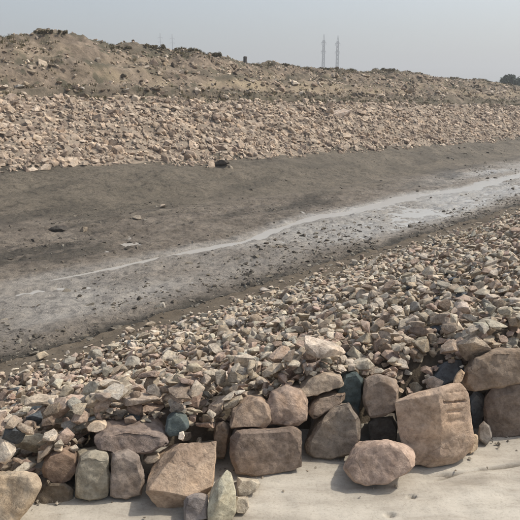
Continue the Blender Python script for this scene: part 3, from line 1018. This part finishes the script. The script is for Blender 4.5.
tag(merge([s for k, s in enumerate(stones) if k not in sset], 'mid', 'bank_rubble', RUBBLE), 'smaller loose rubble covering the near bank down to the channel', 'rubble')

# ------------------------------------------------------------------ far bank rubble
def rnd_M(p, nrm, a, ky=1, kz=1, tilt=0.35):
    up = (nrm + Vector((random.gauss(0, tilt), random.gauss(0, tilt), random.gauss(0, tilt)))).normalized()
    q = up.to_track_quat('Z', 'Y').to_matrix().to_4x4()
    return Matrix.Translation(p) @ q @ Matrix.Rotation(random.uniform(0, 6.28), 4, 'Z') @ Matrix.Diagonal((a, a * ky, a * kz, 1))


def slope_normal(s, n):
    e = 0.25
    ps = [Vector((*xy(a, b), float(terrain(np.array(a), np.array(b))))) for a, b in ((s, n), (s + e, n), (s, n + e))]
    v = (ps[1] - ps[0]).cross(ps[2] - ps[0]).normalized()
    return v if v.z > 0 else -v


FARCOL = [(0.50, 0.41, 0.322), (0.46, 0.368, 0.285), (0.40, 0.315, 0.245), (0.27, 0.21, 0.165), (0.55, 0.455, 0.365), (0.23, 0.18, 0.14)]
NF = 62000
fs = -7 + 97 * RNG.random(NF) ** 1.6
ft = RNG.random(NF)
nf, zf = foot(fs); nt_, zt = rtop(fs)
fn = nf - 0.25 + (nt_ - nf + 1.3) * ft + 0.35 * fbm(fs, fs * 0, 0.45, 4, 3.0)
fx, fy = xy(fs, fn); fz = far_z(fs, fn)
fpx, fpy, fd = pix(fx, fy, fz)
ok = (fpx > -150) & (fpx < 800)
far_items = []
fnrm = Vector((-NX * 0.45, -NY * 0.45, 0.88)).normalized()
for i in np.nonzero(ok)[0]:
    a = float(np.clip(math.exp(RNG.normal(math.log(0.066), 0.50)), 0.025, 0.25))
    edge = min(ft[i], 1 - ft[i])
    if RNG.random() > (0.35 if ft[i] < 0.06 else 1.0) * (1 - sstep(0.66, 1.0, ft[i])) * (0.92 + 0.25 * vnoise(np.array(fs[i] * 0.9), np.array(fn[i] * 1.2), 12.0)): continue
    kd = int(RNG.choice(4, p=[0.3, 0.35, 0.2, 0.15]))
    sh = int(RNG.choice(BYKIND[kd]))
    c = np.array(FARCOL[int(RNG.choice(6, p=[.27, .25, .2, .12, .1, .06]))]) * RNG.uniform(.85, 1.12)
    far_items.append(dict(M=rnd_M(Vector((fx[i], fy[i], fz[i] + a * 0.10)), fnrm, a), sh=sh, col=c))
tag(merge(far_items, 'low', 'far_bank_rubble', FARROCK), 'pinkish tan rubble facing the whole lower slope of the far bank', 'rubble')

# scattered stones and clods on the ridge
rid = []
for _ in range(16000):
    s_ = -6 + 70 * random.random() ** 1.5
    n_ = random.uniform(17.5, 22.4)
    x_, y_ = xy(s_, n_)
    if vnoise(np.array(s_ * 0.4), np.array(n_ * 1.2), 4.0) < random.uniform(-0.9, 0.6): continue
    z_ = float(far_z(np.array(s_), np.array(n_)))
    if n_ < rtop(np.array(s_))[0] + 0.2: continue
    a = min(0.28 if n_ < 21 else 0.10, max(0.025, math.exp(random.gauss(math.log(0.062), 0.6))))
    c = np.array(random.choice([(0.36, 0.29, 0.215), (0.45, 0.37, 0.29), (0.28, 0.225, 0.165), (0.15, 0.12, 0.09), (0.40, 0.31, 0.24), (0.55, 0.47, 0.38)])) * random.uniform(.85, 1.15)
    rid.append(dict(M=rnd_M(Vector((x_, y_, z_ + a * 0.05)), Vector((0, 0, 1)), a), sh=random.randrange(len(LIB)), col=c))
tag(merge(rid, 'low', 'ridge_clods', FARROCK), 'stones and dirt clods scattered over the ridge', 'clods')

# dark clods and pebbles in the channel mud
cl = []
for _ in range(16000):
    s_ = -2 + 30 * random.random() ** 1.5
    n_ = random.choice([random.gauss(6.15, 0.16), random.gauss(6.5, 0.45), random.gauss(7.0, 0.7), random.uniform(6.0, 8.2), random.uniform(8.6, 12.5)])
    if n_ < 5.75 or n_ > 13: continue
    if abs(n_ - float(stream_n(np.array(s_)))) < 0.3: continue
    if n_ > 8.6 and float(fbm(s_ * 0.4, n_ * 1.5, 1.0, 3, 71.0)) < random.uniform(-0.1, 0.4): continue
    if n_ < 8.6 and float(fbm(s_, n_, 0.9, 3, 73.0)) < random.uniform(-0.9, 0.55): continue
    if 11 < s_ < 18 and n_ > 6.8 and random.random() < 0.7: continue
    x_, y_ = xy(s_, n_)
    p_ = pix(x_, y_, -1.05)
    if not (-60 < p_[0] < 590): continue
    a = min(0.085, max(0.010, math.exp(random.gauss(math.log(0.02 if n_ < 8.6 else 0.027), 0.6))))
    c = np.array(random.choice([(0.085, 0.075, 0.062), (0.12, 0.105, 0.087), (0.15, 0.13, 0.107), (0.18, 0.16, 0.13), (0.24, 0.22, 0.185)])) * random.uniform(.8, 1.15)
    z_ = float(terrain(np.array(s_), np.array(n_)))
    cl.append(dict(M=rnd_M(Vector((x_, y_, z_ - a * 0.05)), Vector((0, 0, 1)), a, tilt=0.2), sh=random.randrange(len(LIB)), col=c))
tag(merge(cl, 'low', 'mud_clods', FARROCK), 'small dark clods and pebbles strewn over the channel mud', 'clods')

# gravel and crumbs on the ledge and between the boulders
gr = []
for _ in range(750):
    x_ = random.uniform(-1.5, 1.9)
    off = -abs(random.gauss(0, 0.07)) + 0.10 if random.random() < 0.93 else random.uniform(-0.9, 0.1)
    y_ = ROW0[1] + ROWK * (x_ - ROW0[0]) + off
    a = min(0.013, max(0.002, math.exp(random.gauss(math.log(0.0055), 0.6))))
    c = np.array(random.choice([(0.34, 0.29, 0.23), (0.25, 0.22, 0.18), (0.42, 0.37, 0.3)])) * random.uniform(.85, 1.1)
    gr.append(dict(M=rnd_M(Vector((x_, y_, a * 0.25)), Vector((0, 0, 1)), a), sh=random.randrange(len(LIB)), col=c))
tag(merge(gr, 'low', 'gravel_crumbs', RUBBLE), 'fine gravel crumbs on the concrete ledge beside the boulders', 'gravel')

# single stones one can pick out at a distance
def lone_stone(name, px, py, a, col, kd, label, kz=1.0, ky=1.0, yaw=None):
    p = hit(px, py)
    sh = LIB[BYKIND[kd][(px + py) % 7]]['hi']
    o = link(name, sh)
    o.matrix_world = Matrix.Translation(p + Vector((0, 0, a * 0.18))) @ Matrix.Rotation(yaw if yaw is not None else px * 1.3, 4, 'Z') @ Matrix.Diagonal((a, a * ky, a * kz, 1))
    o.color = (*col, 1)
    return tag(o, label, 'stone')


lone_stone('stone', 20, 88, 0.20, (0.68, 0.64, 0.58), 0, 'white stone on the far terrace near the left edge of the photo', 1.3)
lone_stone('stone', 126, 91, 0.17, (0.62, 0.57, 0.5), 0, 'whitish flat stone on the far terrace, above the tan rubble', 1.2)
lone_stone('stone', 83, 89, 0.10, (0.6, 0.55, 0.48), 1, 'small pale stone on the far terrace between two whiter stones')
lone_stone('stone', 340, 117, 0.55, (0.47, 0.385, 0.32), 0, 'largest pale slab tilted in the far bank rubble below the masts', 1.6, 0.9, 0.4)
lone_stone('stone', 222, 166, 0.34, (0.10, 0.085, 0.07), 3, 'dark brown slab on the mud at the foot of the far rubble', 1.0, 1.0, -0.4)
lone_stone('stone', 230, 168, 0.12, (0.42, 0.36, 0.29), 1, 'tan stone touching the dark brown slab below the far rubble')
lone_stone('stone', 163, 208, 0.12, (0.40, 0.34, 0.28), 1, 'tan stone alone on the brown mud beyond the stream')
lone_stone('stone', 137, 219, 0.15, (0.36, 0.31, 0.25), 0, 'flat beige stone on the brown mud beyond the stream', 1.2)
lone_stone('stone', 84, 231, 0.12, (0.33, 0.27, 0.2), 2, 'brownish stone in a line of dark clods left of the flat beige stone')
lone_stone('stone', 60, 231, 0.22, (0.10, 0.09, 0.08), 3, 'long dark clod lying on the mud beyond the upper end of the stream', 0.9, 1, 0.2)
lone_stone('stone', 163, 307, 0.07, (0.52, 0.48, 0.42), 1, 'white stone at the near edge of the channel, beside the dark mud bank', 1.3)
lone_stone('stone', 123, 77, 0.17, (0.10, 0.085, 0.065), 1, 'dark hollowed rock high on the far ridge')
lone_stone('stone', 98, 61, 0.18, (0.48, 0.41, 0.33), 2, 'pale boulder half-buried near the top of the far ridge')

# ------------------------------------------------------------------ plants
def leaf_cloud(name, blobs, count, size, parent, mat, seed, flat=0.7):
    rg = np.random.default_rng(seed)
    Vs, Fs, Cs = [], [], []
    tot = sum(b[3] ** 2 for b in blobs)
    b0 = 0
    for (bx, by, bz, br) in blobs:
        k = max(6, int(count * br ** 2 / tot))
        d = rg.normal(0, 1, (k, 3)); d /= np.linalg.norm(d, axis=1)[:, None]
        rr = br * rg.random(k) ** 0.45 * (0.8 + 0.4 * rg.random(k))
        c = np.array([bx, by, bz]) + d * rr[:, None] * np.array([1, 1, flat])
        t1 = rg.normal(0, 1, (k, 3)); t1 /= np.linalg.norm(t1, axis=1)[:, None]
        t2 = np.cross(t1, rg.normal(0, 1, (k, 3))); t2 /= np.linalg.norm(t2, axis=1)[:, None]
        L = size * rg.uniform(.6, 1.3, k)[:, None]
        q = np.stack([c - t1 * L, c + t2 * L * .5, c + t1 * L, c - t2 * L * .5], 1).reshape(-1, 3)
        Vs.append(q)
        i = np.arange(k)[:, None] * 4 + b0
        Fs.append(np.concatenate([i, i + 1, i + 2, i + 3], 1)); b0 += 4 * k
        t = np.repeat(rg.uniform(.6, 1.5, k), 4)[:, None] * np.array([[1, 1, .95]])
        Cs.append(t)
    return link(name, np_mesh(name, np.concatenate(Vs), np.concatenate(Fs), np.concatenate(Cs), False), mat, parent)


def tube(bm, a, b, r0, r1, k=7):
    a, b = Vector(a), Vector(b)
    q = (b - a).to_track_quat('Z', 'Y')
    lo = [bm.verts.new(a + q @ Vector((r0 * math.cos(t), r0 * math.sin(t), 0))) for t in [6.2832 * i / k for i in range(k)]]
    hi = [bm.verts.new(b + q @ Vector((r1 * math.cos(t), r1 * math.sin(t), 0))) for t in [6.2832 * i / k for i in range(k)]]
    for i in range(k):
        bm.faces.new((lo[i], lo[(i + 1) % k], hi[(i + 1) % k], hi[i]))
    bm.faces.new(hi); bm.faces.new(lo[::-1])


def bm_obj(name, bm, mat, parent=None):
    me = bpy.data.meshes.new(name); bm.normal_update(); bm.to_mesh(me); bm.free()
    return link(name, me, mat, parent)


def thing(name, loc, label, cat, group=None):
    o = bpy.data.objects.new(name, None); COL.objects.link(o); o.location = loc
    o.empty_display_size = 0.1
    return tag(o, label, cat, group)


def shrub(px, w, h, label, seed, mat=SCRUB, n_at=21.9):
    r_ = ray(px, 60); k = n_at / (r_.x * NX + r_.y * NY)
    x_, y_ = r_.x * k, r_.y * k
    s_, n_ = sn(x_, y_)
    z_ = float(far_z(np.array(s_), np.array(n_)))
    t = thing('shrub', (x_, y_, z_ - 0.07), label, 'shrub', 'low shrubs on the far ridge')
    rg = random.Random(seed)
    bm = bmesh.new()
    bl = []
    w *= 1.7; h *= 0.75
    for j in range(11):
        a = rg.uniform(0, 6.28); rr = rg.uniform(0.1, 0.42) * w
        tip = (rr * math.cos(a), rr * math.sin(a), h * rg.uniform(.4, .8))
        tube(bm, (0.03 * math.cos(a), 0.03 * math.sin(a), -0.06), tip, 0.018, 0.006, 5)
        bl.append((tip[0], tip[1], tip[2] * 0.8, h * rg.uniform(.3, .5)))
    bl.append((0, 0, h * 0.35, h * 0.42))
    bm_obj('stem', bm, BARK, t)
    leaf_cloud('foliage', bl, 1300, 0.03, t, mat, seed)


for j, (px, w, h, lab) in enumerate([
        (46, 0.42, 0.22, 'low dark scrub on the highest hump of the far ridge'),
        (61, 0.5, 0.2, 'wide low scrub just right of the ridge\'s highest hump'),
        (120, 0.8, 0.22, 'flat brownish scrub on the ridge between the hump and the slim masts'),
        (152, 0.7, 0.28, 'scrub clump on the ridge below the two slim masts'),
        (190, 0.8, 0.24, 'scrub clump on the ridge right of the two slim masts'),
        (215, 0.4, 0.34, 'small upright shrub on the ridge left of the dark post'),
        (283, 0.8, 0.26, 'scrub clump on the ridge between the dark post and the pylons'),
        (326, 0.6, 0.26, 'scrub clump on the ridge at the foot of the pylons'),
        (386, 1.3, 0.36, 'broad scrub patch on the ridge right of the pylons'),
        (415, 0.9, 0.26, 'scrub clump on the ridge between broad patch and tree')]):
    shrub(px, w, h, lab, 300 + j)

# dry grass tufts along the terrace and the crest
Vs, Fs, Cs = [], [], []
b0 = 0
for _ in range(9000):
    s_ = -5 + 70 * random.random()
    u = random.random()
    nt0 = float(rtop(np.array(s_))[0])
    n_ = random.gauss(nt0 + 0.9, 0.45) if u < 0.4 else (random.gauss(21.9, 0.35) if u < 0.75 else random.uniform(nt0 + 1, 22))
    if vnoise(np.array(s_ * 0.7), np.array(n_ * 1.1), 8.0) < -0.1: continue
    x_, y_ = xy(s_, n_); z_ = float(far_z(np.array(s_), np.array(n_)))
    tint = random.choice([(0.55, 0.6, 0.5), (0.6, 0.62, 0.52), (1, 1, 1), (0.85, 0.8, 0.68), (0.5, 0.48, 0.42)])
    hh = random.uniform(0.04, 0.12)
    for _b in range(9):
        a = random.uniform(0, 6.28); sp = random.uniform(0.0, 0.12)
        bx, by = x_ + math.cos(a) * sp, y_ + math.sin(a) * sp
        le = random.uniform(.3, .9) * hh
        w = 0.016
        Vs += [(bx - w * math.sin(a), by + w * math.cos(a), z_ - 0.02), (bx + w * math.sin(a), by - w * math.cos(a), z_ - 0.02), (bx + math.cos(a) * le * .6, by + math.sin(a) * le * .6, z_ + hh * random.uniform(.6, 1.1))]
        Fs.append((b0, b0 + 1, b0 + 2)); b0 += 3
        Cs += [tint] * 3
tag(link('dry_grass', np_mesh('dry_grass', Vs, Fs, np.array(Cs), False), DRYGRASS), 'sparse dry grass tufts on the far terrace and ridge crest', 'grass', kind='stuff')

# tree at the right edge
def far_tree(px, dist, top_py, width, label, seed):
    r_ = ray(px, top_py); k = dist / r_.y
    top = EYE + r_.z * k
    gz = 0.7
    t = thing('tree', (r_.x * k, dist, gz), label, 'tree')
    hgt = top - gz
    rg = random.Random(seed)
    bm = bmesh.new()
    tube(bm, (0, 0, -0.1), (0.1, 0, hgt * .35), 0.22, 0.16, 9)
    bl = []
    for j in range(9):
        a = rg.uniform(0, 6.28); rr = rg.uniform(.15, .5) * width
        tip = (rr * math.cos(a), rr * math.sin(a), hgt * rg.uniform(.48, .84))
        tube(bm, (0.1, 0, hgt * rg.uniform(.2, .35)), tip, 0.10, 0.03, 6)
        bl.append((*tip, rg.uniform(.2, .32) * width * 0.7))
    bl.append((0, 0, hgt * .7, width * .34))
    bl.append((width * .1, 0, hgt * .86, width * .2))
    bm_obj('trunk', bm, BARK, t)
    leaf_cloud('crown', bl, 5200, 0.12, t, LEAF, seed, 0.75)


far_tree(509, 85, 73.5, 2.9, 'left dark green tree beyond the bank at the right edge', 5)
far_tree(525, 90, 73, 3.3, 'right dark green tree cut off by the right edge of the photo', 9)

# post on the ridge
def post():
    r_ = ray(245, 62); k = 21.8 / (r_.x * NX + r_.y * NY)
    x_, y_ = r_.x * k, r_.y * k
    s_, n_ = sn(x_, y_)
    z_ = float(far_z(np.array(s_), np.array(n_)))
    t = thing('marker_post', (x_, y_, z_ - 0.06), 'short dark post standing on the skyline of the far ridge', 'post')
    bm = bmesh.new()
    tube(bm, (0, 0, -0.15), (0.01, 0, 0.36), 0.10, 0.085, 8)
    bm_obj('shaft', bm, POSTMAT, t)
    bm = bmesh.new()
    tube(bm, (0.01, 0, 0.36), (0.013, 0, 0.43), 0.092, 0.088, 8)
    tube(bm, (0.013, 0, 0.43), (0.014, 0, 0.455), 0.088, 0.055, 8)
    bm_obj('cap', bm, POSTMAT, t)


post()

# ------------------------------------------------------------------ pylons and masts far behind
def bar(bm, a, b, w):
    tube(bm, a, b, w, w, 4)


def pylon(px, top_py, dist, wid, label, lean=0.0):
    r_ = ray(px, top_py); k = dist / r_.y
    top = EYE + r_.z * k; gz = 0.7; h = top - gz
    t = thing('pylon', (r_.x * k, dist, gz), label, 'pylon', 'lattice pylons far behind the ridge')
    bm = bmesh.new()
    def hw(z): return wid * (1.0 - 0.55 * (z / h))
    lv = [h * q for q in np.linspace(0, 0.90, 15)]
    cn_ = [(1, 1), (1, -1), (-1, -1), (-1, 1)]
    for z0, z1 in zip(lv[:-1], lv[1:]):
        a0, a1 = hw(z0) / 2, hw(z1) / 2
        for i, (cx_, cy_) in enumerate(cn_):
            dx_, dy_ = cn_[(i + 1) % 4]
            bar(bm, (cx_ * a0, cy_ * a0, z0), (cx_ * a1, cy_ * a1, z1), 0.34)
            bar(bm, (cx_ * a0, cy_ * a0, z0), (dx_ * a1, dy_ * a1, z1), 0.13)
            bar(bm, (dx_ * a0, dy_ * a0, z0), (cx_ * a1, cy_ * a1, z1), 0.13)
            bar(bm, (cx_ * a1, cy_ * a1, z1), (dx_ * a1, dy_ * a1, z1), 0.13)
    bm_obj('lattice_body', bm, STEEL, t)
    bm = bmesh.new()
    a1 = hw(lv[-1]) / 2
    for cx_, cy_ in cn_:
        bar(bm, (cx_ * a1, cy_ * a1, lv[-1]), (0, 0, h), 0.16)
    bm_obj('peak', bm, STEEL, t)
    for q in (0.72, 0.86):
        bm = bmesh.new()
        z = h * q; L = wid * 0.75
        for sg in (-1, 1):
            for yy in (-1, 1):
                bar(bm, (0, yy * hw(z) / 2, z), (sg * L, 0, z + 0.3), 0.13)
            bar(bm, (0, 0, z + 1.6), (sg * L, 0, z + 0.3), 0.13)
            bar(bm, (sg * L, 0, z + 0.3), (sg * L, 0, z - 1.4), 0.12)
        bm_obj('crossarm', bm, STEEL, t)


pylon(324, 34, 480, 2.3, 'left of the two grey lattice pylons on the skyline')
pylon(338, 35, 480, 2.3, 'right of the two grey lattice pylons on the skyline')


def mast(px, top_py, dist, label):
    r_ = ray(px, top_py); k = dist / r_.y
    h = EYE + r_.z * k - 0.7
    t = thing('slim_mast', (r_.x * k, dist, 0.7), label, 'mast', 'slim masts far behind the ridge')
    bm = bmesh.new(); tube(bm, (0, 0, 0), (0, 0, h), 0.62, 0.3, 8); bm_obj('pole', bm, STEEL, t)
    bm = bmesh.new()
    for q in (0.93, 0.86):
        bar(bm, (-2.2, 0, h * q), (2.2, 0, h * q), 0.16)
        for xx in (-2.1, 2.1): bar(bm, (xx, 0, h * q), (xx, 0, h * q - 1.2), 0.12)
    bm_obj('crossarm', bm, STEEL, t)


mast(160, 33, 620, 'left of the two faint slim masts above the ridge')
mast(172, 34, 620, 'right of the two faint slim masts above the ridge')

# ------------------------------------------------------------------ haze
def haze():
    bm = bmesh.new()
    bmesh.ops.create_cube(bm, size=1.0)
    ztop = 72.0; zbot = -2.3
    for v in bm.verts:
        v.co = Vector((v.co.x * 2 * (FAR * 1.5), v.co.y * 2 * (FAR * 1.5), zbot if v.co.z < 0 else ztop))
    m = bpy.data.materials.new('haze_air'); m.use_nodes = True
    nt = m.node_tree; nt.nodes.clear()
    out = nt.nodes.new('ShaderNodeOutputMaterial'); pv = nt.nodes.new('ShaderNodeVolumePrincipled')
    pv.inputs['Color'].default_value = (0.90, 0.92, 0.95, 1)
    pv.inputs['Density'].default_value = 0.0018
    pv.inputs['Anisotropy'].default_value = 0.2
    nt.links.new(pv.outputs[0], out.inputs['Volume'])
    tag(bm_obj('haze', bm, m), kind='stuff')


haze()
